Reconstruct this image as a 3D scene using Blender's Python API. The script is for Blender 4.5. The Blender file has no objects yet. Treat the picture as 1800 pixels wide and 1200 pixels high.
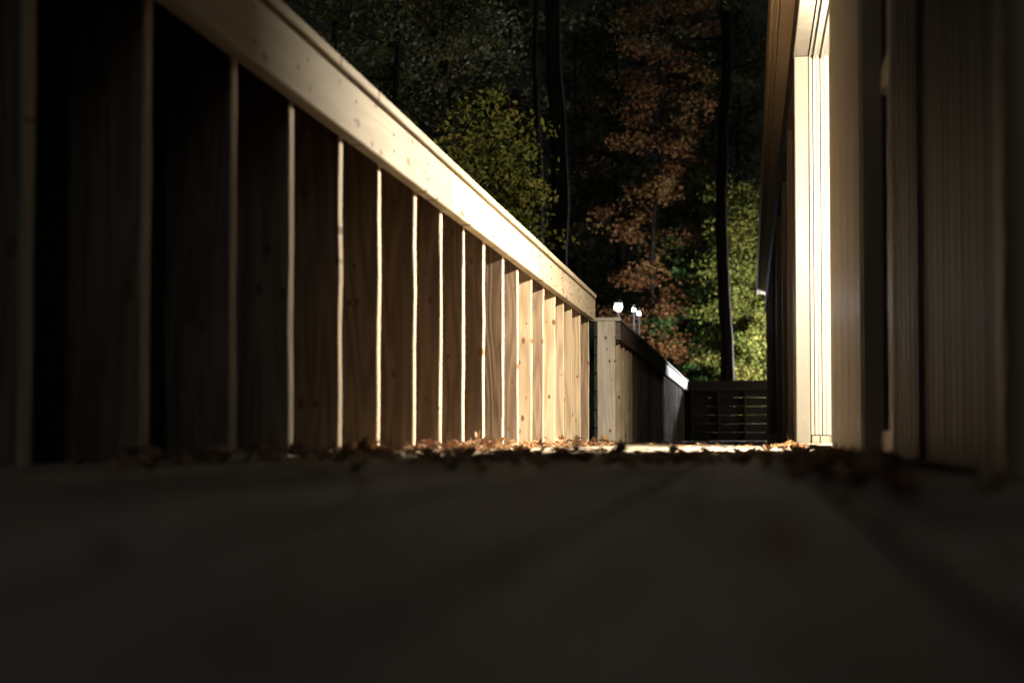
import bpy, bmesh, math, random
import numpy as np
from mathutils import Matrix, Vector
random.seed(7)
rng = np.random.default_rng(11)
S = bpy.context.scene
COL = S.collection
R = math.radians

# ------------------------------------------------------------------ camera
F = 2500.0                       # focal length in pixels of an 1800 px wide frame (50 mm)
CAM_H = 0.042
PRINC_Y = 690.0                  # height of the lens axis in the frame
vx, vy = 1318.0 - 900.0, 770.0 - PRINC_Y
d = Vector((vx, -vy, -F)).normalized()
u = Vector((0, -d.z, d.y)).normalized()
r = d.cross(u)
rows = Matrix((r, d, u))         # rows: world axes in camera space
cam_d = bpy.data.cameras.new('camera')
cam = bpy.data.objects.new('camera', cam_d)
COL.objects.link(cam)
M = rows.to_4x4(); M.translation = Vector((0, 0, CAM_H))
cam.matrix_world = M
cam_d.sensor_width = 36.0
cam_d.lens = F / 1800.0 * 36.0
cam_d.shift_y = (PRINC_Y - 600.0) / 1800.0
cam_d.clip_start = 0.01
cam_d.clip_end = 1000.0
cam_d.dof.use_dof = True
cam_d.dof.focus_distance = 7.6
cam_d.dof.aperture_fstop = 3.2
S.camera = cam

# ------------------------------------------------------------------ night sky, unseen sun lamp added as faint fill, exposure
W = bpy.data.worlds.new('World'); S.world = W; W.use_nodes = True
wn = W.node_tree.nodes; wl = W.node_tree.links
sky = wn.new('ShaderNodeTexSky'); sky.sky_type = 'NISHITA'; sky.sun_disc = False
sky.sun_elevation = R(35); sky.sun_rotation = R(160)
hs = wn.new('ShaderNodeHueSaturation'); hs.inputs['Saturation'].default_value = 0.22
wl.new(sky.outputs[0], hs.inputs['Color'])
wl.new(hs.outputs[0], wn['Background'].inputs['Color'])
wn['Background'].inputs['Strength'].default_value = 0.0045
fill_sun_d = bpy.data.lights.new('fill_sun', 'SUN'); fill_sun_d.energy = 0.12; fill_sun_d.angle = R(30)
fill_sun_d.color = (0.80, 0.95, 1.0)
fill_sun = bpy.data.objects.new('fill_sun', fill_sun_d); COL.objects.link(fill_sun)
fill_sun.rotation_euler = (R(55), 0, R(20))
S.view_settings.view_transform = 'Standard'; S.view_settings.look = 'None'
S.view_settings.exposure = 0.0; S.view_settings.gamma = 1.0
S.render.engine = 'CYCLES'
S.cycles.use_denoising = True
S.cycles.max_bounces = 10; S.cycles.diffuse_bounces = 6; S.cycles.glossy_bounces = 3
S.cycles.sample_clamp_indirect = 8.0

# ------------------------------------------------------------------ object helpers
WM = {}
def link(name, data, mat=None, parent=None, world=None, label=None, cat=None, group=None, kind=None):
    o = bpy.data.objects.new(name, data); COL.objects.link(o)
    w = world if world is not None else Matrix.Identity(4)
    if mat is not None and data is not None and len(data.materials) == 0:
        data.materials.append(mat)
    if parent is not None:
        o.parent = parent
        o.matrix_parent_inverse = WM[parent].inverted()
    o.matrix_basis = w
    WM[o] = w.copy()
    if label: o['label'] = label
    if cat: o['category'] = cat
    if group: o['group'] = group
    if kind: o['kind'] = kind
    return o
def thing(name, loc, label=None, cat=None, group=None, kind=None):
    o = link(name, None, None, None, Matrix.Translation(loc), label, cat, group, kind)
    o.empty_display_size = 0.2
    return o
def mesh_of(bm, smooth=False):
    me = bpy.data.meshes.new('shape'); bmesh.ops.recalc_face_normals(bm, faces=bm.faces)
    bm.to_mesh(me); bm.free()
    if smooth:
        for p in me.polygons: p.use_smooth = True
    return me
def box_bm(x0, x1, y0, y1, z0, z1, bev=0.0, bm=None):
    own = bm is None
    b = bmesh.new()
    vs = [b.verts.new((x, y, z)) for x in (x0, x1) for y in (y0, y1) for z in (z0, z1)]
    for f in ((0,1,3,2),(4,6,7,5),(0,4,5,1),(2,3,7,6),(0,2,6,4),(1,5,7,3)):
        b.faces.new([vs[i] for i in f])
    if bev > 0:
        bmesh.ops.recalc_face_normals(b, faces=b.faces)
        bmesh.ops.bevel(b, geom=list(b.edges), offset=bev, segments=1, affect='EDGES')
    if own: return b
    tmp = bpy.data.meshes.new('tmp'); b.to_mesh(tmp); b.free(); bm.from_mesh(tmp); bpy.data.meshes.remove(tmp)
    return bm
def box(name, x0, x1, y0, y1, z0, z1, mat, parent=None, bev=0.003, **kw):
    return link(name, mesh_of(box_bm(x0, x1, y0, y1, z0, z1, bev)), mat, parent, **kw)
def prism_bm(pts, z0, z1):
    """closed outline in x,y pulled up from z0 to z1"""
    b = bmesh.new()
    lo = [b.verts.new((x, y, z0)) for x, y in pts]; hi = [b.verts.new((x, y, z1)) for x, y in pts]
    n = len(pts)
    for i in range(n):
        b.faces.new((lo[i], lo[(i+1) % n], hi[(i+1) % n], hi[i]))
    b.faces.new(lo[::-1]); b.faces.new(hi)
    return b
def tube_bm(path, radii, seg=8, bm=None):
    b = bm or bmesh.new(); prev = None
    for i, (p, rad) in enumerate(zip(path, radii)):
        p = Vector(p)
        t = (Vector(path[min(i+1, len(path)-1)]) - Vector(path[max(i-1, 0)])).normalized()
        a = t.orthogonal().normalized() if abs(t.z) < 0.9 else t.cross(Vector((0, 1, 0))).normalized()
        c = t.cross(a)
        ring = [b.verts.new(p + (a*math.cos(2*math.pi*k/seg) + c*math.sin(2*math.pi*k/seg))*rad) for k in range(seg)]
        if prev:
            for k in range(seg): b.faces.new((prev[k], prev[(k+1) % seg], ring[(k+1) % seg], ring[k]))
        prev = ring
    b.faces.new(prev)
    return b

# ------------------------------------------------------------------ materials
def new_mat(name):
    m = bpy.data.materials.new(name); m.use_nodes = True
    nt = m.node_tree; return m, nt, nt.nodes['Principled BSDF']
def N(nt, t, **kw):
    n = nt.nodes.new(t)
    for k, v in kw.items(): setattr(n, k, v)
    return n
def math_n(nt, op, a, b=None, clamp=False):
    n = N(nt, 'ShaderNodeMath', operation=op, use_clamp=clamp)
    for i, v in enumerate((a, b)):
        if v is None: continue
        if isinstance(v, (int, float)): n.inputs[i].default_value = v
        else: nt.links.new(v, n.inputs[i])
    return n.outputs[0]
def mixc(nt, fac, a, b, mode='MIX'):
    n = N(nt, 'ShaderNodeMix', data_type='RGBA', blend_type=mode)
    for sock, v in ((n.inputs[0], fac), (n.inputs[6], a), (n.inputs[7], b)):
        if isinstance(v, (int, float)): sock.default_value = v
        elif isinstance(v, tuple): sock.default_value = (*v, 1)
        else: nt.links.new(v, sock)
    return n.outputs[2]
def scaled(nt, vec, s):
    n = N(nt, 'ShaderNodeVectorMath', operation='MULTIPLY'); nt.links.new(vec, n.inputs[0]); n.inputs[1].default_value = s
    return n.outputs[0]
def ramp(nt, fac, stops):
    n = N(nt, 'ShaderNodeValToRGB'); nt.links.new(fac, n.inputs[0])
    while len(n.color_ramp.elements) < len(stops): n.color_ramp.elements.new(0.5)
    for e, (p, c) in zip(n.color_ramp.elements, stops):
        e.position = p; e.color = (*c, 1) if len(c) == 3 else c
    return n.outputs[0]
def noise(nt, vec, scale, detail=3.0, rough=0.5):
    n = N(nt, 'ShaderNodeTexNoise'); n.inputs['Scale'].default_value = scale
    n.inputs['Detail'].default_value = detail; n.inputs['Roughness'].default_value = rough
    nt.links.new(vec, n.inputs['Vector']); return n.outputs['Fac']
def wood_mat(name, light, dark, knot=(0.11, 0.055, 0.025), knots=1.0, stain=(0.3, 0.26, 0.2), stain_amt=0.35, rough=0.72, spread=0.38):
    m, nt, bs = new_mat(name)
    tc = N(nt, 'ShaderNodeTexCoord'); oi = N(nt, 'ShaderNodeObjectInfo')
    off = N(nt, 'ShaderNodeVectorMath', operation='SCALE'); off.inputs[0].default_value = (37.0, 11.0, 23.0)
    nt.links.new(oi.outputs['Random'], off.inputs['Scale'])
    add = N(nt, 'ShaderNodeVectorMath', operation='ADD')
    nt.links.new(tc.outputs['Object'], add.inputs[0]); nt.links.new(off.outputs[0], add.inputs[1])
    v = add.outputs[0]
    big = noise(nt, scaled(nt, v, (0.9, 9, 9)), 1.0, 2.0)
    rings = math_n(nt, 'SINE', math_n(nt, 'MULTIPLY', big, 55.0))
    rings = math_n(nt, 'MULTIPLY_ADD', rings, 0.5); nt.nodes[-1].inputs[2].default_value = 0.5
    fine = noise(nt, scaled(nt, v, (3, 170, 170)), 1.0, 3.0)
    tone = math_n(nt, 'ADD', math_n(nt, 'MULTIPLY', rings, 0.45), math_n(nt, 'MULTIPLY', fine, 0.55))
    col = ramp(nt, tone, [(0.22, dark), (0.75, light)])
    # per-board tone
    hv = N(nt, 'ShaderNodeHueSaturation'); nt.links.new(col, hv.inputs['Color'])
    nt.links.new(math_n(nt, 'MULTIPLY_ADD', oi.outputs['Random'], spread), hv.inputs['Value'])
    nt.nodes[-1].inputs[2].default_value = 1.0 - spread/2
    col = hv.outputs[0]
    # weather stains
    st = noise(nt, scaled(nt, v, (2.2, 5, 5)), 1.0, 4.0)
    stf = math_n(nt, 'MULTIPLY', ramp(nt, st, [(0.48, (0, 0, 0)), (0.68, (1, 1, 1))]), stain_amt)
    col = mixc(nt, stf, col, stain)
    # knots
    kd = None
    for sc, keep, rad in (((5.5, 9.0, 1.0), 0.62, 0.11), ((11.0, 19.0, 1.0), 0.80, 0.17)):
        vo = N(nt, 'ShaderNodeTexVoronoi', voronoi_dimensions='2D'); vo.inputs['Scale'].default_value = 1.0
        nt.links.new(scaled(nt, v, sc), vo.inputs['Vector'])
        sep = N(nt, 'ShaderNodeSeparateColor'); nt.links.new(vo.outputs['Color'], sep.inputs[0])
        k = math_n(nt, 'LESS_THAN', keep, sep.outputs[0])
        rr = math_n(nt, 'MULTIPLY', sep.outputs[1], rad)
        g = math_n(nt, 'SUBTRACT', 1.0, math_n(nt, 'DIVIDE', vo.outputs['Distance'], math_n(nt, 'ADD', rr, 0.03)), clamp=True)
        g = math_n(nt, 'MULTIPLY', math_n(nt, 'MULTIPLY', g, k), 2.6 * knots, clamp=True)
        kd = g if kd is None else math_n(nt, 'MAXIMUM', kd, g)
    col = mixc(nt, kd, col, knot)
    nt.links.new(col, bs.inputs['Base Color'])
    bs.inputs['Roughness'].default_value = rough
    bs.inputs['Specular IOR Level'].default_value = 0.25
    bp = N(nt, 'ShaderNodeBump'); bp.inputs['Strength'].default_value = 0.35; bp.inputs['Distance'].default_value = 0.002
    nt.links.new(tone, bp.inputs['Height']); nt.links.new(bp.outputs[0], bs.inputs['Normal'])
    return m
PINE = wood_mat('pine', (0.19, 0.135, 0.09), (0.115, 0.078, 0.05), stain=(0.10, 0.065, 0.04), knots=1.2)
PALE = wood_mat('fresh_pine', (0.34, 0.262, 0.172), (0.23, 0.165, 0.10), stain=(0.2, 0.15, 0.10), knots=1.2)
SHADE_RAIL = wood_mat('shaded_rail', (0.13, 0.10, 0.08), (0.085, 0.065, 0.05), stain=(0.07, 0.055, 0.045), stain_amt=0.4)  # shade along the farther rail put into a darker wood colour
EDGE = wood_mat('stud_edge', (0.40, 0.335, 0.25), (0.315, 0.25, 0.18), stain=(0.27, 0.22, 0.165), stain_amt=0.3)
RAILW = wood_mat('rail_pine', (0.32, 0.268, 0.195), (0.255, 0.205, 0.143), stain=(0.2, 0.165, 0.12), stain_amt=0.3, knots=1.3)
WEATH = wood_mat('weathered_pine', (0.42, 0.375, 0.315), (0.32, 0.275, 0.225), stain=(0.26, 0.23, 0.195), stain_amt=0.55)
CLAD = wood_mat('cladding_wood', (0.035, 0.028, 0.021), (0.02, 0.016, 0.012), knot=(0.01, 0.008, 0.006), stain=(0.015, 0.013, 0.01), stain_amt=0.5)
DECKW = wood_mat('deck_wood', (0.28, 0.232, 0.172), (0.2, 0.158, 0.112), stain=(0.10, 0.08, 0.06), stain_amt=0.8, knots=0.7, spread=0.75)

def paint_mat(name, col, rough=0.4, dirt=0.25, dirt_col=(0.25, 0.2, 0.14), spec=0.4, spots=0.0):
    m, nt, bs = new_mat(name)
    tc = N(nt, 'ShaderNodeTexCoord')
    a = noise(nt, scaled(nt, tc.outputs['Object'], (14, 14, 1.6)), 1.0, 4.0)
    f = math_n(nt, 'MULTIPLY', ramp(nt, a, [(0.42, (0, 0, 0)), (0.72, (1, 1, 1))]), dirt)
    c = mixc(nt, f, col, dirt_col)
    if spots:
        b = noise(nt, tc.outputs['Object'], 70.0, 3.0)
        g = math_n(nt, 'MULTIPLY', ramp(nt, b, [(0.66, (0, 0, 0)), (0.72, (1, 1, 1))]), spots)
        c = mixc(nt, g, c, (0.16, 0.12, 0.07))
    nt.links.new(c, bs.inputs['Base Color'])
    bs.inputs['Roughness'].default_value = rough
    bs.inputs['Specular IOR Level'].default_value = spec
    return m
CREAM = paint_mat('lit_cream_siding', (0.82, 0.73, 0.59), 0.4, 0.15, spec=0.5)  # paler copy of the beige siding, carrying the light beside the doorway
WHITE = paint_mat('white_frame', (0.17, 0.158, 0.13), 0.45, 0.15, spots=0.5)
TAN = paint_mat('tan_corner_trim', (0.42, 0.31, 0.21), 0.45, 0.3)
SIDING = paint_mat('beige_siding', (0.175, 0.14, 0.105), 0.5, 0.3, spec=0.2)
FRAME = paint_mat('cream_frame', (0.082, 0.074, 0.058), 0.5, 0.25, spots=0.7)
TRIM = paint_mat('brown_soffit', (0.42, 0.31, 0.2), 0.55, 0.3)
DARKTRIM = paint_mat('dark_header', (0.07, 0.055, 0.04), 0.6, 0.2)
PLASTER = paint_mat('room_panelling', (0.07, 0.06, 0.048), 0.8, 0.1)
def simple(name, col, rough=0.5, metal=0.0):
    m, nt, bs = new_mat(name)
    tc = N(nt, 'ShaderNodeTexCoord'); a = noise(nt, tc.outputs['Object'], 9.0, 3.0)
    c = mixc(nt, a, tuple(x*0.8 for x in col), tuple(min(1, x*1.2) for x in col))
    nt.links.new(c, bs.inputs['Base Color'])
    bs.inputs['Roughness'].default_value = rough; bs.inputs['Metallic'].default_value = metal
    return m
POLE = simple('dark_metal', (0.015, 0.015, 0.016), 0.7, 0.0)
GLASS, nt, bs = new_mat('dark_glass')
bs.inputs['Base Color'].default_value = (0.012, 0.012, 0.014, 1); bs.inputs['Roughness'].default_value = 0.04
bs.inputs['IOR'].default_value = 1.5
def emit(name, col, s):
    m, nt, bs = new_mat(name)
    bs.inputs['Base Color'].default_value = (*col, 1)
    bs.inputs['Emission Color'].default_value = (*col, 1); bs.inputs['Emission Strength'].default_value = s
    return m
DOOR_GLOW = emit('warm_globe', (1.0, 0.87, 0.665), 10600.0)
YARD_GLOW = emit('cool_globe', (0.93, 0.95, 1.0), 220.0)
YARD_GLOW2 = emit('white_globe', (1.0, 0.98, 0.99), 13000.0)
BARK = None
def bark_mat():
    m, nt, bs = new_mat('bark')
    tc = N(nt, 'ShaderNodeTexCoord')
    a = noise(nt, scaled(nt, tc.outputs['Object'], (14, 14, 2.0)), 1.0, 5.0)
    nt.links.new(ramp(nt, a, [(0.35, (0.006, 0.005, 0.0045)), (0.7, (0.02, 0.017, 0.014))]), bs.inputs['Base Color'])
    bs.inputs['Roughness'].default_value = 0.95; bs.inputs['Specular IOR Level'].default_value = 0.05
    bp = N(nt, 'ShaderNodeBump'); bp.inputs['Distance'].default_value = 0.03; nt.links.new(a, bp.inputs['Height']); nt.links.new(bp.outputs[0], bs.inputs['Normal'])
    return m
BARK = bark_mat()
def leaf_mat(name, stops, trans=0.4):
    m, nt, bs = new_mat(name)
    at = N(nt, 'ShaderNodeAttribute', attribute_name='tone')
    col = ramp(nt, at.outputs['Fac'], stops)
    nt.links.new(col, bs.inputs['Base Color']); bs.inputs['Roughness'].default_value = 0.6
    bs.inputs['Specular IOR Level'].default_value = 0.3
    tr = N(nt, 'ShaderNodeBsdfTranslucent'); nt.links.new(col, tr.inputs['Color'])
    mx = N(nt, 'ShaderNodeMixShader'); mx.inputs[0].default_value = trans
    nt.links.new(bs.outputs[0], mx.inputs[1]); nt.links.new(tr.outputs[0], mx.inputs[2])
    nt.links.new(mx.outputs[0], nt.nodes['Material Output'].inputs['Surface'])
    return m
L_GREEN = leaf_mat('green_leaves', [(0.0, (0.03, 0.06, 0.012)), (0.5, (0.075, 0.12, 0.022)), (0.85, (0.14, 0.16, 0.03)), (1.0, (0.2, 0.14, 0.03))])
L_OLIVE = leaf_mat('olive_leaves', [(0.0, (0.028, 0.037, 0.016)), (0.6, (0.074, 0.08, 0.03)), (1.0, (0.15, 0.125, 0.052))])
L_RUST = leaf_mat('rust_leaves', [(0.0, (0.09, 0.036, 0.017)), (0.45, (0.21, 0.092, 0.034)), (0.8, (0.22, 0.14, 0.042)), (1.0, (0.1, 0.105, 0.028))])
L_DULL = leaf_mat('dull_autumn_leaves', [(0.0, (0.04, 0.045, 0.015)), (0.5, (0.09, 0.075, 0.025)), (1.0, (0.16, 0.08, 0.03))])
L_YEL = leaf_mat('yellow_green_leaves', [(0.0, (0.06, 0.085, 0.015)), (0.5, (0.14, 0.16, 0.03)), (1.0, (0.26, 0.2, 0.045))])
L_PINE = leaf_mat('needle_sprays', [(0.0, (0.02, 0.05, 0.012)), (1.0, (0.055, 0.10, 0.025))], 0.2)
def dry_leaf_mat(name, stops):
    m, nt, bs = new_mat(name)
    oi = N(nt, 'ShaderNodeObjectInfo'); at = N(nt, 'ShaderNodeAttribute', attribute_name='tone')
    tc = N(nt, 'ShaderNodeTexCoord'); a = noise(nt, tc.outputs['Object'], 45.0, 3.0)
    f = math_n(nt, 'FRACT', math_n(nt, 'ADD', oi.outputs['Random'], at.outputs['Fac']))
    f = math_n(nt, 'ADD', math_n(nt, 'MULTIPLY', f, 0.75), math_n(nt, 'MULTIPLY', a, 0.3))
    col = ramp(nt, f, stops); nt.links.new(col, bs.inputs['Base Color']); bs.inputs['Roughness'].default_value = 0.65
    tr = N(nt, 'ShaderNodeBsdfTranslucent'); nt.links.new(col, tr.inputs['Color'])
    mx = N(nt, 'ShaderNodeMixShader'); mx.inputs[0].default_value = 0.2
    nt.links.new(bs.outputs[0], mx.inputs[1]); nt.links.new(tr.outputs[0], mx.inputs[2])
    nt.links.new(mx.outputs[0], nt.nodes['Material Output'].inputs['Surface'])
    return m
DRY = dry_leaf_mat('dry_leaf', [(0.0, (0.09, 0.035, 0.018)), (0.4, (0.2, 0.09, 0.04)), (0.7, (0.3, 0.16, 0.07)), (1.0, (0.34, 0.23, 0.12))])
def ground_mat():
    m, nt, bs = new_mat('forest_floor')
    tc = N(nt, 'ShaderNodeTexCoord'); a = noise(nt, tc.outputs['Object'], 0.9, 8.0, 0.7)
    nt.links.new(ramp(nt, a, [(0.3, (0.02, 0.015, 0.008)), (0.55, (0.06, 0.045, 0.02)), (0.75, (0.04, 0.05, 0.015))]), bs.inputs['Base Color'])
    bs.inputs['Roughness'].default_value = 0.95; return m
GROUND = ground_mat()
BACKDROP, nt, bs = new_mat('backdrop_slope')  # colour of the added slope behind the trees
tc = N(nt, 'ShaderNodeTexCoord'); a = noise(nt, tc.outputs['Object'], 0.6, 6.0, 0.7)
nt.links.new(ramp(nt, a, [(0.3, (0.05, 0.05, 0.035)), (0.7, (0.13, 0.115, 0.085))]), bs.inputs['Base Color'])
bs.inputs['Roughness'].default_value = 1.0; bs.inputs['Specular IOR Level'].default_value = 0.0

# ------------------------------------------------------------------ boards
BM_CACHE = {}
def board_mesh(L, w, t, mat, var=0, seg=3, jit=0.0012, cham=0.0035):
    key = (round(L, 4), w, t, mat.name, var, seg)
    if key in BM_CACHE: return BM_CACHE[key]
    rg = random.Random(hash((round(L, 3), var)) & 0xffff)
    b = bmesh.new(); c = cham; hw, ht = w/2, t/2
    prof = [(-hw+c, -ht), (hw-c, -ht), (hw, -ht+c), (hw, ht-c), (hw-c, ht), (-hw+c, ht), (-hw, ht-c), (-hw, -ht+c)]
    prev = None
    for i in range(seg+1):
        x = -L/2 + L*i/seg + (rg.uniform(-.2, .2)*L/seg if 0 < i < seg else 0)
        sw, sh = rg.uniform(-jit, jit), rg.uniform(-jit, jit)
        ring = [b.verts.new((x, y+sw+rg.uniform(-jit, jit)*.5, z+sh+rg.uniform(-jit, jit)*.5)) for y, z in prof]
        if prev:
            for k in range(8): b.faces.new((prev[k], prev[(k+1) % 8], ring[(k+1) % 8], ring[k]))
        else: b.faces.new(ring[::-1])
        prev = ring
    b.faces.new(prev)
    me = mesh_of(b); me.materials.append(mat)
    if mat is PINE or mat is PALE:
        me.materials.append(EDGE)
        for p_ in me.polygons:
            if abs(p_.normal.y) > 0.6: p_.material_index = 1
    BM_CACHE[key] = me
    return me
AX = {'z': (Vector((0,0,1)), Vector((1,0,0))), 'rail': (Vector((0,1,0)), Vector((0,0,1))),
      'deck': (Vector((0,1,0)), Vector((1,0,0))), 'cross': (Vector((1,0,0)), Vector((0,0,1))),
      'zx': (Vector((0,0,1)), Vector((0,1,0))), 'capx': (Vector((1,0,0)), Vector((0,1,0)))}
def board(name, L, w, t, axis, centre, mat, parent, var=0, seg=3, jit=0.0012, flip=False):
    a, wd = AX[axis]
    if flip: a = -a
    th = a.cross(wd)
    m = Matrix((a, wd, th)).transposed().to_4x4(); m.translation = Vector(centre)
    return link(name, board_mesh(L, w, t, mat, var, seg, jit), None, parent, m)

# ================================================================== setting
gm = bmesh.new()
n = 24; ext = 260
gv = [[gm.verts.new(((i/n-.5)*2*ext, (j/n-.5)*2*ext+60, -0.75 + (0.5*math.sin(i*1.7)*math.cos(j*2.1) if abs(i-n/2) > 2 or abs(j-n/2) > 4 else 0))) for j in range(n+1)] for i in range(n+1)]
for i in range(n):
    for j in range(n): gm.faces.new((gv[i][j], gv[i+1][j], gv[i+1][j+1], gv[i][j+1]))
link('ground', mesh_of(gm, True), GROUND, kind='structure')

hb = bmesh.new(); hn = 40  # slope added behind the trees to screen off the sky
hv = [[hb.verts.new((-150 + 300*i/hn, 72 + j*9 + 3*math.sin(i*.9), -1.2 + 46*(j/6)**0.8 + (1.2*math.sin(i*1.3+j) if j else 0))) for j in range(7)] for i in range(hn+1)]
for i in range(hn):
    for j in range(6): hb.faces.new((hv[i][j], hv[i+1][j], hv[i+1][j+1], hv[i][j+1]))
link('sky_backdrop', mesh_of(hb, True), BACKDROP, kind='structure')

XS = -1.03           # corridor edge of the studs
XR = XS + 0.038      # face of the rail board
XW = 0.24            # face of the house wall
YEND = 23.35
STUD_D, STUD_T = 0.14, 0.038

deck = thing('deck', (-0.4, 11, 0), kind='structure')
pitch = 0.1445
xs = [XS - 0.21 + pitch*(k+.5) for k in range(11)]
for k, x in enumerate(xs):
    y = -1.2 - random.uniform(0, 1.8)
    while y < YEND + 0.2:
        L = random.choice((3.0, 3.6, 4.2)); L = min(L, YEND + 0.25 - y)
        if L > 0.4:
            board('deck_board', round(L-0.004, 3), 0.136, 0.036, 'deck', (x, y + L/2, -0.018 + random.uniform(-.0012, .0012)), DECKW, deck, var=random.randrange(2), seg=1, flip=random.random() < .5)
        y += L

# ================================================================== railings
ZR0, ZR1, ZC = 0.811, 0.951, 0.979
def railing_y(name, y0, y1, stud_ys, rail_cuts, cap_cuts, label, smat, rmat, post_first=False, bw=0.132):
    t = thing(name, (XS - 0.07, (y0+y1)/2, 0), label, 'railing')
    for i, y in enumerate(stud_ys):
        first = post_first and i == 0
        zt = ZR1 + 0.0015
        board('stud', zt, STUD_D, STUD_T, 'z', (XS - STUD_D/2 + random.uniform(-.0015, .0015), y, zt/2), WEATH if first else (PALE if smat is PINE and y > 6.5 and (i*7) % 5 else smat), t, var=random.randrange(5), seg=6, jit=0.0013, flip=random.random() < .5)
    for a, b in zip(rail_cuts[:-1], rail_cuts[1:]):
        rm = SHADE_RAIL if post_first and b < YEND - 1 else rmat  # boards before the lit far end get the shade-dark colour
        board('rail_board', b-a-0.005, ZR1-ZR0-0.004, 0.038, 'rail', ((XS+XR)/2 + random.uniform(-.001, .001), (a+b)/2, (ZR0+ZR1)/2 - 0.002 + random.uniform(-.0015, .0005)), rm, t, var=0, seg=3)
    for a, b in zip(cap_cuts[:-1], cap_cuts[1:]):
        board('cap_board', b-a-0.003, 0.23, 0.026, 'deck', (XR + 0.006 - 0.115, (a+b)/2, ZR1 + 0.005 + 0.0135), rmat, t, var=1, seg=3)
    yy = y0
    while yy < y1 - 0.05:
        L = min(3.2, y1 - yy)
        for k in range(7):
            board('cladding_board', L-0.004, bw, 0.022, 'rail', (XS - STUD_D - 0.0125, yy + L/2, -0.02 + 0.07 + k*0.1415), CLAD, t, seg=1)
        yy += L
    return t
STUDS1 = [1.09, 1.50, 1.909, 2.321, 2.741, 3.109, 3.505, 3.894, 4.330, 4.702, 5.100, 5.495, 5.940, 6.331, 6.737, 7.158, 7.566, 7.945, 8.309, 8.737, 9.210]
END1 = STUDS1[-1] + 0.02
railing_y('railing', 0.95, END1, STUDS1, [0.9, 4.68, END1 + 0.01], [0.9, 5.02, END1 + 0.025],
          'long pale timber railing with vertical studs, running along the left side', PINE, RAILW, bw=0.1412)
nb_ = bmesh.new(); bmesh.ops.create_cone(nb_, cap_ends=True, segments=7, radius1=0.0042, radius2=0.0036, depth=0.003)
NAIL = mesh_of(nb_); NAIL.materials.append(simple('rusty_nail', (0.06, 0.04, 0.03), 0.6, 0.4))
rail_thing = [o for o in WM if o.name == 'railing'][0]
for y in STUDS1:
    for zz in (ZR0 + 0.035, ZR1 - 0.04):
        link('nail', NAIL, None, rail_thing, Matrix.Translation((XR + 0.0008, y + random.uniform(-.01, .01), zz + random.uniform(-.01, .01))) @ Matrix.Rotation(R(90), 4, 'Y'))
YS2 = 11.05
STUDS2 = [YS2 + 0.4066*k for k in range(30)]
railing_y('railing', YS2 - 0.019, YEND, STUDS2, [YS2 + 0.0205, 14.1, 17.05, YEND], [YS2 - 0.03, 15.0, 19.0, YEND],
          'farther timber railing beyond the stair gap, its far end lit cold white', PINE, WEATH, post_first=True)
# end railing across the corridor
er = thing('railing', (-0.4, YEND + 0.1, 0), 'dark railing closing off the far end of the deck', 'railing')
for k in range(4):
    board('stud', ZR1 - .002, STUD_D, STUD_T, 'zx', (-0.93 + 0.43*k, YEND + 0.11, (ZR1-.002)/2), CLAD, er, var=k, seg=6)
board('rail_board', 1.62, 0.14, 0.038, 'cross', (-0.36, YEND + 0.02, (ZR0+ZR1)/2), CLAD, er)
board('cap_board', 1.66, 0.23, 0.026, 'capx', (-0.36, YEND + 0.11, ZR1 + 0.0155), CLAD, er)
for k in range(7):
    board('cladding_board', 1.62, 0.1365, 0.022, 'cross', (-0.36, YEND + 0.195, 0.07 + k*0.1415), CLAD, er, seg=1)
# short railing of the stair landing, seen through the gap
sr = thing('railing', (-2.0, 11.5, 0), 'short side railing glimpsed through the gap between the two long railings', 'railing')
for k in range(3):
    board('stud', ZR1 - .002, STUD_D, STUD_T, 'zx', (-1.26 - 0.42*k, 11.6, (ZR1-.002)/2), PINE, sr, var=k, seg=6)
board('rail_board', 1.2, 0.14, 0.038, 'cross', (-1.80, 11.51, (ZR0+ZR1)/2 + 0.015), RAILW, sr)
board('rail_board', 1.2, 0.10, 0.038, 'cross', (-1.80, 11.51, 0.73), CLAD, sr)
for k in range(5):
    board('cladding_board', 1.2, 0.128, 0.022, 'cross', (-1.80, 11.69, 0.07 + k*0.1415), CLAD, sr, seg=1)

# ================================================================== house
house = thing('house', (1.5, 8, 0), 'house with beige ribbed siding and an open lit doorway on the right', 'house')
ZS = 2.30
def siding(name, y0, y1, z0, z1, x, rib=0.053, depth=0.011, back=0.03, mat=SIDING):
    nr = max(1, int(round((y1-y0)/rib))); p = (y1-y0)/nr
    pts = []
    for k in range(nr):
        a = y0 + k*p
        g = p*(0.25 + (0.10 if k % 3 == 1 else 0.0))
        pts += [(x+depth, a+0.001), (x+depth, a+g), (x, a+g+0.0006), (x, a+p*0.86), (x+depth*.4, a+p*0.93)]
    pts += [(x+depth, y1), (x+back, y1), (x+back, y0)]
    return link(name, mesh_of(prism_bm(pts, z0, z1)), mat, house)
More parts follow.
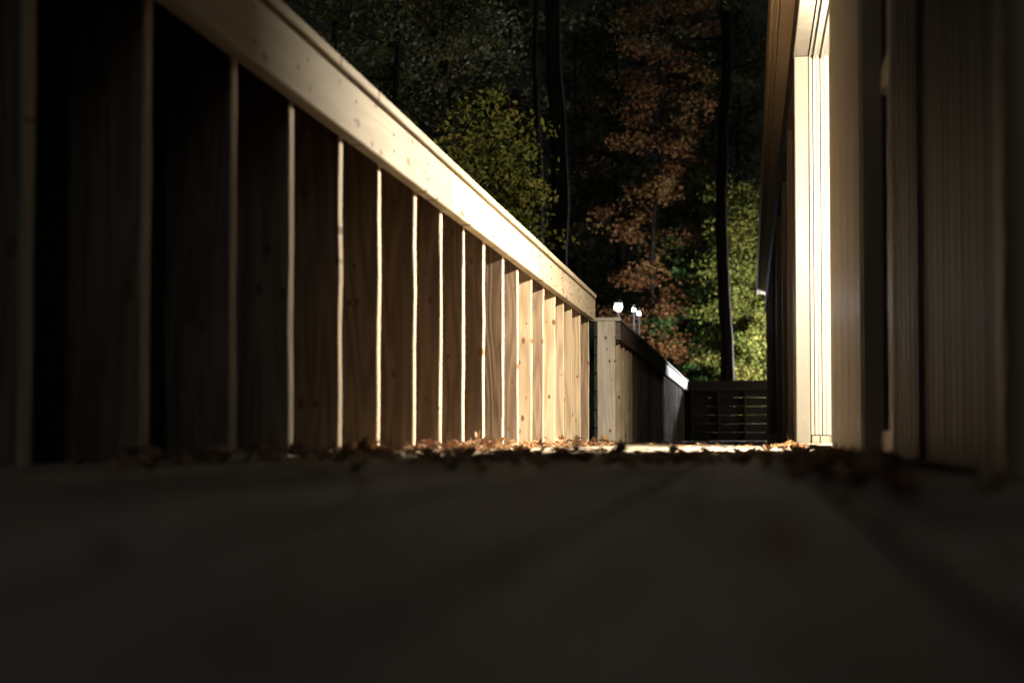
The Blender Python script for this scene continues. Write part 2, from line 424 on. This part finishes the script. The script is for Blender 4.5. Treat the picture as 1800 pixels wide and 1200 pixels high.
# near corner and siding
pts = [(XW + 0.0 + 0.030*(1-math.cos(a)) , 1.405 + 0.042*math.sin(a)) for a in [R(x) for x in range(-90, 91, 15)]]
link('corner_trim', mesh_of(prism_bm([(XW-0.006+q[0]-XW, q[1]) for q in pts] + [(XW+.06, 1.447), (XW+.06, 1.363)], 0.004, ZS), False), TAN, house)
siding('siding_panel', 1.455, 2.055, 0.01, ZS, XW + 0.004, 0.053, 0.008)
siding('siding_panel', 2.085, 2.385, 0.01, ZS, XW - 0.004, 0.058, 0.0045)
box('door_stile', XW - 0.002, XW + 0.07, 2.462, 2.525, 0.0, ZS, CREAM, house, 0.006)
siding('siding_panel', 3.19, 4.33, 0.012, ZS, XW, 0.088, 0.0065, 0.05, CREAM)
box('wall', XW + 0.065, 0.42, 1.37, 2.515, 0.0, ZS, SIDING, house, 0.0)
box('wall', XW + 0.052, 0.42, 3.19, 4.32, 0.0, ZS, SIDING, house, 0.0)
box('wall', 0.42, 4.0, 1.36, 1.46, 0.0, ZS, SIDING, house, 0.0)
# narrow unlit window
win = link('window', mesh_of(box_bm(XW + 0.066, XW + 0.072, 2.53, 3.188, 0.06, 2.02)), GLASS, house)
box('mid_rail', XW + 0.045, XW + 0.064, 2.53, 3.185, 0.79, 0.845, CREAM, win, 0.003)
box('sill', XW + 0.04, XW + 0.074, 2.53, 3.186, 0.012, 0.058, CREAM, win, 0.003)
box('wall', XW + 0.08, 0.42, 2.52, 3.187, 0.0, ZS, DARKTRIM, house, 0.0)
# doorway
DY0, DY1, DH = 4.335, 7.52, 2.035
frame = box('door_frame', XW - 0.001, 0.312, DY1, DY1 + 0.06, 0.0, DH, FRAME, house, 0.004)
for j, (xa, xb, yo) in enumerate(((0.314, 0.331, 0.012), (0.333, 0.350, 0.030), (0.352, 0.369, 0.014), (0.371, 0.388, 0.032), (0.390, 0.415, 0.016))):
    box('jamb_strip', xa, xb, DY1 - yo, DY1 + 0.06, 0.058, DH - 0.0, WHITE, frame, 0.002)
for xa, xb in ((0.316, 0.355), (0.358, 0.405)):
    box('track_block', xa, xb, DY1 - 0.05, DY1 + 0.06, 0.0, 0.054, SIDING, frame, 0.003)
box('door_head', XW - 0.006, 0.312, DY0 - 0.04, DY1 + 0.065, DH + 0.002, DH + 0.05, FRAME, frame, 0.004)
for xa, xb, zo in ((0.314, 0.331, 0.010), (0.333, 0.350, 0.028), (0.352, 0.369, 0.012), (0.371, 0.388, 0.030), (0.390, 0.415, 0.014)):
    box('head_strip', xa, xb, DY0, DY1 - 0.04, DH - zo, DH + 0.05, WHITE, frame, 0.002)
box('header_board', XW + 0.004, 0.42, DY0, 22.3, DH + 0.054, ZS, DARKTRIM, house, 0.003)
box('threshold', 0.245, 0.42, DY0 + 0.01, DY1 - 0.055, 0.0, 0.018, SIDING, house, 0.003)
# wall beyond the doorway: casings, mullions, dark panes
box('casing', XW - 0.002, 0.30, DY1 + 0.075, DY1 + 0.30, 0.0, 1.985, FRAME, house, 0.004)
box('casing', XW + 0.012, 0.30, DY1 + 0.302, DY1 + 0.95, 0.0, 1.985, SIDING, house, 0.003)
ms = [8.50, 9.05, 9.7, 10.9, 11.1, 12.6, 14.2, 16.2, 18.4, 20.4, 22.2]
for i, y in enumerate(ms):
    pr = (0.012, 0.0, 0.02, 0.008)[i % 4]
    if i: box('mullion', XW + pr, 0.30, y, y + 0.10, 0.0, 1.985, SIDING, house, 0.004)
for a, b in zip(ms[:-1], ms[1:]):
    if b - a > 0.4:
        w = link('window', mesh_of(box_bm(XW + 0.04, XW + 0.046, a + 0.102, b - 0.002, 0.09, 1.984)), GLASS, house)
        box('sill', XW + 0.028, 0.30, a + 0.102, b - 0.002, 0.0, 0.088, SIDING, w, 0.003)
box('lintel', XW + 0.001, 0.30, DY1 + 0.08, 22.3, 1.987, DH + 0.05, DARKTRIM, house, 0.0)
box('wall', 0.301, 0.42, DY1 + 0.07, 22.3, 0.0, DH + 0.05, DARKTRIM, house, 0.0)
box('wall', 4.001, 4.1, 1.36, 22.3, 0.0, ZS, SIDING, house, 0.0)
box('wall', 0.42, 4.0, 22.2, 22.3, 0.0, ZS, SIDING, house, 0.0)
# eave
box('soffit', 0.170, 0.246, 1.2, 22.6, ZS + 0.001, ZS + 0.03, TRIM, house, 0.002)
gut = [(0.115, ZS+.02), (0.122, ZS-.006), (0.134, ZS-.006), (0.138, ZS+.01), (0.146, ZS+.012), (0.152, ZS-.002), (0.164, ZS-.002), (0.168, ZS+.02), (0.168, ZS+.10), (0.110, ZS+.10)]
gb = bmesh.new()
A = [gb.verts.new((x, 1.2, z)) for x, z in gut]; B = [gb.verts.new((x, 22.6, z)) for x, z in gut]
for i in range(len(gut)): gb.faces.new((A[i], A[(i+1) % len(gut)], B[(i+1) % len(gut)], B[i]))
gb.faces.new(A); gb.faces.new(B[::-1])
link('gutter', mesh_of(gb), TRIM, house)
box('roof', 0.170, 4.2, 1.2, 22.6, ZS + 0.032, ZS + 0.14, DARKTRIM, house, 0.0)
# lit room
box('room_floor', 0.42, 4.0, 1.47, 22.19, -0.12, 0.0, PLASTER, house, 0.0)
box('room_wall', 3.4, 3.5, 3.4, 8.9, 0.001, ZS, PLASTER, house, 0.0)
box('room_wall', 0.421, 3.39, 3.3, 3.4, 0.001, ZS, PLASTER, house, 0.0)
box('room_wall', 0.421, 3.39, 8.9, 9.0, 0.001, ZS, PLASTER, house, 0.0)
# the lamp in the room
LX, LY, LZ = 0.70, 5.75, 1.40
def globe_mesh(rad, sub=2):
    b = bmesh.new(); bmesh.ops.create_icosphere(b, subdivisions=sub, radius=rad); return mesh_of(b, True)
fl = thing('floor_lamp', (LX, LY, 0.001), 'lit disc floor lamp standing inside the open doorway', 'lamp')
link('pole', mesh_of(tube_bm([(LX, LY, 0.02), (LX, LY, 0.7), (LX, LY, LZ-0.045)], [0.012, 0.011, 0.010], 10)), POLE, fl)
link('base', mesh_of(tube_bm([(LX, LY, 0.001), (LX, LY, 0.018), (LX, LY, 0.03)], [0.14, 0.14, 0.02], 24)), POLE, fl)
link('lamp_holder', mesh_of(tube_bm([(LX, LY, LZ-0.046), (LX, LY, LZ-0.036)], [0.03, 0.03], 12)), POLE, fl)
link('lamp_disc', globe_mesh(1.0), DOOR_GLOW, fl, Matrix.Translation((LX, LY, LZ)) @ Matrix.Diagonal((0.09, 0.09, 0.03, 1)))
# unseen panel added to keep lamplight off the lower near studs, glass above
PANE, nt, bs = new_mat('clear_glass')
tb_ = N(nt, 'ShaderNodeBsdfTransparent'); gl = N(nt, 'ShaderNodeBsdfGlossy'); gl.inputs['Roughness'].default_value = 0.02
fr = N(nt, 'ShaderNodeFresnel'); mx = N(nt, 'ShaderNodeMixShader')
nt.links.new(fr.outputs[0], mx.inputs[0]); nt.links.new(tb_.outputs[0], mx.inputs[1]); nt.links.new(gl.outputs[0], mx.inputs[2])
nt.links.new(mx.outputs[0], nt.nodes['Material Output'].inputs['Surface'])
BLOCKER_Y = 5.27; BLOCKER_Z = 1.266
leaf = box('light_blocker', 0.338, 0.362, DY0 + 0.03, BLOCKER_Y, 0.02, BLOCKER_Z, DARKTRIM, house, 0.003)
link('blocker_pane', mesh_of(box_bm(0.348, 0.353, DY0 + 0.03, BLOCKER_Y - 0.002, BLOCKER_Z + 0.002, 1.99)), PANE, leaf)
# ================================================================== yard lamps
GZ = -0.75
def yard_lamp(x, y, z, rad, glow, label):
    t = thing('lamp_post', (x, y, GZ), label, 'lamp post', 'lamp posts in the yard beyond the trees')
    link('pole', mesh_of(tube_bm([(x, y, GZ), (x, y, GZ+.5), (x, y, z-rad)], [0.05, 0.022, 0.018], 10)), POLE, t)
    link('globe', globe_mesh(rad), glow, t, Matrix.Translation((x, y, z)))
    link('lamp_cap', mesh_of(tube_bm([(x, y, z+rad+.003), (x, y, z+rad+.03), (x, y, z+rad+.08)], [rad*1.3, rad*1.0, .02], 12)), POLE, t)
def at(px, py, y):
    """world point at distance y along the corridor seen at pixel px,py of the 1800 px frame"""
    v = M.to_3x3() @ Vector(((px-900)/F, -(py-PRINC_Y)/F, -1))
    return Vector((0, 0, CAM_H)) + v*(y/v.y)
p = at(1087, 540, 27); yard_lamp(p.x, p.y, p.z, 0.07, YARD_GLOW, 'brightest white lamp, just above the near end of the farther railing')
p = at(1114, 545, 27.4); yard_lamp(p.x, p.y, p.z, 0.028, YARD_GLOW, 'small white lamp, left of the dim pair beside the bright lamp')
p = at(1123, 551, 28.2); yard_lamp(p.x, p.y, p.z, 0.028, YARD_GLOW, 'small white lamp, lowest and rightmost of the three lights')
yard_lamp(1.24, 26.0, 1.55, 0.08, YARD_GLOW2, 'white lamp hidden behind the house, lighting the far trees')

# ================================================================== trees
def leaf_cloud(centres, radii, n_per, size, flat=0.6, droop=0.0):
    k = len(centres); n = k*n_per
    c = np.repeat(np.array(centres), n_per, 0); rr = np.repeat(np.array(radii), n_per)
    v = rng.normal(size=(n, 3)); v /= np.linalg.norm(v, axis=1)[:, None]
    v *= (rng.random(n)**0.45)[:, None]; v[:, 2] *= flat
    pos = c + v*rr[:, None]
    sz = size*rng.uniform(0.6, 1.35, n)
    nrm = rng.normal(size=(n, 3)); nrm[:, 2] += 0.9; nrm /= np.linalg.norm(nrm, axis=1)[:, None]
    a = np.cross(nrm, rng.normal(size=(n, 3))); a /= np.linalg.norm(a, axis=1)[:, None]
    b = np.cross(nrm, a)
    a *= sz[:, None]; b *= (sz*0.62)[:, None]
    # five-point leaf folded along its midrib: tip, two shoulders, base
    up = nrm*(sz*0.18)[:, None]
    pts = np.stack([pos - a*0.5, pos + b*0.5 - a*0.05 + up, pos + a*0.55, pos - b*0.5 - a*0.05 + up], 1).reshape(-1, 3)
    tone = np.clip(np.repeat(np.repeat(rng.random(k), n_per)*0.55 + rng.random(n)*0.45, 4), 0, 1)
    return pts, tone
def cloud_mesh(pts, tone, mat):
    n = len(pts)//4
    me = bpy.data.meshes.new('crown'); me.vertices.add(len(pts)); me.vertices.foreach_set('co', pts.astype(np.float32).ravel())
    me.loops.add(n*6); me.polygons.add(n*2)
    idx = np.arange(n)*4
    tri = np.stack([idx, idx+1, idx+2, idx, idx+2, idx+3], 1).ravel()
    me.loops.foreach_set('vertex_index', tri.astype(np.int32))
    me.polygons.foreach_set('loop_start', (np.arange(n*2)*3).astype(np.int32))
    me.update(calc_edges=True)
    at_ = me.attributes.new('tone', 'FLOAT', 'POINT'); at_.data.foreach_set('value', tone.astype(np.float32))
    me.materials.append(mat)
    return me
def tree(name, x, y, h, tr, cw, z0, nb, npb, mat, label, leaf=0.10, lean=(0, 0), clump=0.5, conifer=False, group='trees behind the deck'):
    t = thing(name, (x, y, GZ), label, 'tree', group)
    path = []; rad = []
    for i in range(25):
        f = i/24
        path.append((x + lean[0]*f + 0.05*math.sin(i*.7+x) + random.gauss(0, .06*tr), y + lean[1]*f, GZ + (h-GZ)*f)); rad.append((tr*(1-0.8*f) + (tr*0.5 if i == 0 else 0))*random.uniform(.92, 1.08))
    tb = tube_bm(path, rad, 10)
    cs, rs = [], []
    for i in range(nb):
        f = (i + random.random())/nb
        z = z0 + (h-z0)*f
        ff = (z-GZ)/(h-GZ)
        bx, by = x + lean[0]*ff, y + lean[1]*ff
        a = random.uniform(0, 2*math.pi)
        if conifer: L = cw*(1-f)*random.uniform(.8, 1.1) + .15
        else: L = cw*math.sin(math.pi*min(1, 0.22+0.7*f))**0.7*random.uniform(.5, 1.15)
        dz = (-0.18 if conifer else random.uniform(0.05, 0.5))*L
        e = (bx + math.cos(a)*L, by + math.sin(a)*L, z + dz)
        mid = (bx + math.cos(a)*L*.5, by + math.sin(a)*L*.5, z + dz*.35)
        tube_bm([(bx, by, z - .05), mid, e], [tr*0.25*(1-.5*f), tr*.14*(1-.4*f), 0.008], 5, tb)
        for g in ((0.45, 0.7), (0.75, 0.9), (1.0, 1.0)):
            q = g[0]
            cs.append((bx + math.cos(a)*L*q + random.gauss(0, .1), by + math.sin(a)*L*q + random.gauss(0, .1), z + dz*q + random.gauss(0, .08)))
            rs.append(clump*g[1]*random.uniform(.6, 1.25))
    link('trunk', mesh_of(tb, True), BARK, t)
    pts, tone = leaf_cloud(cs, rs, npb, leaf, 0.3 if conifer else 0.6)
    link('crown', cloud_mesh(pts, tone, mat), None, t)
    return t
def ptree(px, y, **kw):
    q = at(px, 700, y); return tree(kw.pop('name'), q.x, y, **kw)
# lit green tree at the right, and the trunks
ptree(1318, 29.6, name='maple_tree', h=5.0, tr=0.06, cw=0.9, z0=0.3, nb=66, npb=130, mat=L_YEL, leaf=0.075, clump=0.5, label='bright yellow-green tree against the house wall, right of the thick dark trunk')
ptree(1222, 31.5, name='maple_tree', h=5.6, tr=0.06, cw=1.1, z0=0.8, nb=40, npb=90, mat=L_GREEN, leaf=0.08, label='green tree with thin stem, left of the thick dark trunk by the house')
ptree(1200, 31, name='fir_tree', h=4.6, tr=0.05, cw=1.2, z0=0.4, nb=46, npb=80, mat=L_PINE, leaf=0.09, conifer=True, clump=0.28, label='dark green conifer low behind the far end of the farther railing')
ptree(1274, 24.3, name='tall_tree', h=14, tr=0.125, cw=2.2, z0=5.8, nb=26, npb=40, mat=L_OLIVE, label='tall tree with thick dark trunk between the green trees, near the house')
# rust tree
ptree(1132, 30.5, name='maple_tree', h=11, tr=0.075, cw=1.15, z0=1.2, nb=56, npb=85, mat=L_RUST, leaf=0.08, lean=(0.55, 0), clump=0.5, label='rust-orange autumn maple in the middle of the wood')
ptree(1030, 34, name='maple_tree', h=8.2, tr=0.07, cw=1.2, z0=2.2, nb=34, npb=70, mat=L_DULL, leaf=0.085, label='duller rust and green maple, just right of the thickest trunk')
# thick trunks left of centre
ptree(979, 19, name='tall_tree', h=15, tr=0.15, cw=2.4, z0=6.5, nb=26, npb=40, mat=L_OLIVE, label='tall tree with the thickest dark trunk, left of the rust maple')
ptree(946, 26, name='tall_tree', h=15, tr=0.085, cw=2.0, z0=6.0, nb=24, npb=40, mat=L_OLIVE, label='slender dark trunk close on the left of the thickest trunk')
# left side, over the near railing
ptree(858, 11.6, name='maple_tree', h=2.7, tr=0.04, cw=0.5, z0=0.7, nb=40, npb=60, mat=L_YEL, leaf=0.048, clump=0.26, label='leafy green tree nearest to the railing, brightened by the door light')
ptree(785, 20, name='maple_tree', h=7.0, tr=0.07, cw=1.05, z0=2.5, nb=44, npb=70, mat=L_OLIVE, leaf=0.075, label='olive leafed tree above the middle of the near railing')
ptree(700, 19, name='maple_tree', h=9.0, tr=0.08, cw=1.7, z0=3.4, nb=46, npb=55, mat=L_OLIVE, leaf=0.085, label='dim olive tree over the upper part of the near railing')
ptree(590, 24, name='maple_tree', h=11, tr=0.09, cw=2.2, z0=4.2, nb=42, npb=55, mat=L_OLIVE, leaf=0.09, label='dim tree farthest left, at the top edge above the railing')
for px, y, hh in ((860, 46, 15), (1085, 55, 17), (1180, 52, 16), (1300, 56, 17), (1010, 62, 18), (760, 44, 14), (1240, 64, 18)):
    ptree(px, y, name='tall_tree', h=hh, tr=0.16, cw=3.0, z0=1.5, nb=40, npb=45, mat=L_OLIVE, leaf=0.2, clump=1.1, label='dim tall tree deep in the dark wood at the back', group='dim trees deep in the wood')

# ================================================================== fallen leaves
def dry_leaf_mesh(var):
    rg = random.Random(100 + var)
    lobes = [(0, .50), (22, .24), (38, .42), (62, .20), (78, .34), (110, .16), (150, .20), (180, .10)]
    ang = [(a, rr_) for a, rr_ in lobes] + [(360-a, rr_) for a, rr_ in lobes[1:-1]][::-1]
    curl = rg.uniform(0.6, 3.2); curl2 = rg.uniform(-1.5, 2.4)
    b = bmesh.new(); S_ = 0.082*rg.uniform(.8, 1.15)
    def P(x, y): return (x*S_, y*S_, S_*(curl*y*y*.55 + curl2*x*x*.5 + .12*math.sin(9*x+var)*math.cos(7*y)))
    c = b.verts.new(P(0, 0)); inner, outer = [], []
    for a, rr_ in ang:
        rr_ *= rg.uniform(.85, 1.12); x, y = math.cos(R(a))*rr_, math.sin(R(a))*rr_
        inner.append(b.verts.new(P(x*.5, y*.5))); outer.append(b.verts.new(P(x, y)))
    m_ = len(ang)
    for i in range(m_):
        j = (i+1) % m_
        b.faces.new((c, inner[i], inner[j])); b.faces.new((inner[i], outer[i], outer[j], inner[j]))
    s0 = b.verts.new(P(-.09, .012)); s1 = b.verts.new(P(-.09, -.012)); s2 = b.verts.new((-.55*S_, .05*S_, .10*S_))
    b.faces.new((s0, s1, s2))
    zmin = min(v.co.z for v in b.verts)
    for v in b.verts: v.co.z -= zmin
    me = mesh_of(b, True); me.materials.append(DRY); return me
LEAF = [dry_leaf_mesh(i) for i in range(9)]
def rest_matrix(me, x, y, tilt, tdir, spin, lift=0.0, sc=1.0):
    m3 = Matrix.Rotation(tilt, 3, Vector((math.cos(tdir), math.sin(tdir), 0))) @ Matrix.Rotation(spin, 3, 'Z')
    m3 = m3 @ Matrix.Scale(sc, 3)
    zmin = min((m3 @ v.co).z for v in me.vertices)
    mm = m3.to_4x4(); mm.translation = Vector((x, y, 0.0022 - zmin + lift)); return mm
def leaf_spot(kind):
    if kind == 'drift':
        y = random.uniform(1.9, 9.5); x = XS + 0.04 + abs(random.gauss(0, 0.10)); return x, y
    if kind == 'floor':
        y = random.triangular(1.9, 4.6, 2.5); x = random.uniform(XS + .1, XW - 0.03); return x, y
    if kind == 'near':
        y = random.triangular(1.15, 2.6, 2.2); x = random.uniform(-0.5, XW - 0.04) if random.random() < .75 else random.uniform(XS + .1, -.5); return x, y
    if kind == 'fore':
        return random.uniform(0.02, XW - 0.05), random.uniform(0.75, 1.35)
    if kind == 'far':
        y = random.uniform(5.5, 12); x = random.uniform(XS + .1, XW - 0.03); return x, y
    y = random.uniform(1.95, 7.4); return XW - 0.02 - abs(random.gauss(0, .06)), y
def scatter(kind, n, label, group):
    for i in range(n):
        me = LEAF[random.randrange(9)]; x, y = leaf_spot(kind)
        m = rest_matrix(me, x, y, abs(random.gauss(0, .28)), random.uniform(0, 6.3), random.uniform(0, 6.3), random.choice((0, 0, .006, .012)) if kind == 'drift' else 0, random.uniform(.6, 1.25) if kind == 'drift' else random.uniform(.55, 1.0))
        link('fallen_leaf', me, None, None, m, label, 'leaf', group)
scatter('drift', 130, 'dry brown leaf in the drift along the foot of the near railing', 'leaves drifted against the railing')
scatter('floor', 80, 'dry curled leaf lying out on the open deck boards', 'leaves on the open deck')
scatter('near', 46, 'dark dry leaf in the shaded leaf band just beyond the bare foreground boards', 'leaves in the shaded band')
scatter('fore', 9, 'blurred dark leaf lying on the near boards beside the house wall', 'leaves on the near right boards')
scatter('wall', 30, 'dry leaf lying at the foot of the house wall', 'leaves along the house wall')
def single(px, y, var, tilt, tdir, spin, sc, label, lift=0):
    q = at(px, 800, y); me = LEAF[var]
    link('fallen_leaf', me, None, None, rest_matrix(me, q.x, y, tilt, tdir, spin, lift, sc), label, 'leaf')
single(1087, 2.9, 1, 1.25, 0.4, 1.2, .62, 'dark leaf standing up like a spike before the second railing post')
single(985, 5.6, 3, 0.9, 0.3, 2.2, 1.0, 'curled red-brown leaf standing in the light near the end of the near railing')
single(625, 1.02, 5, 0.5, 1.0, 0.3, .34, 'blurred dark leaf alone on the left foreground boards')
single(1360, 0.40, 2, 0.85, 0.3, 1.3, .5, 'large blurred dark leaf on the right foreground boards')
single(1218, 2.6, 6, 0.9, 0.2, 0.5, .7, 'dark upright leaf silhouetted against the lit boards, right of the spike')
single(830, 4.7, 4, 0.7, 0.5, 1.5, .8, 'pale curled leaf at the foot of the lit studs')
single(900, 1.9, 7, 0.4, 1.0, 2.5, .8, 'dim leaf lying in front of the drift, centre')
# the rest of the litter, one mass
lb = bmesh.new(); tones = []
lit = bpy.data.meshes.new('litter'); V = []; Fc = []; T = []
for i in range(520):
    kind = random.choice(('drift', 'drift', 'floor', 'wall', 'far', 'floor', 'floor', 'floor', 'drift')); me = LEAF[random.randrange(9)]
    x, y = leaf_spot(kind)
    m = rest_matrix(me, x, y, abs(random.gauss(0, .2)), random.uniform(0, 6.3), random.uniform(0, 6.3), 0, random.uniform(.3, .7))
    o = len(V); tt = random.random()
    V += [m @ v.co for v in me.vertices]; T += [tt]*len(me.vertices); Fc += [[o + k for k in p_.vertices] for p_ in me.polygons]
lb.free()
lit.from_pydata([tuple(v) for v in V], [], Fc)
a_ = lit.attributes.new('tone', 'FLOAT', 'POINT'); a_.data.foreach_set('value', T)
lit.materials.append(DRY)
link('leaf_litter', lit, None, None, None, 'small broken leaf litter strewn over the deck boards', 'leaf litter', None, 'stuff')
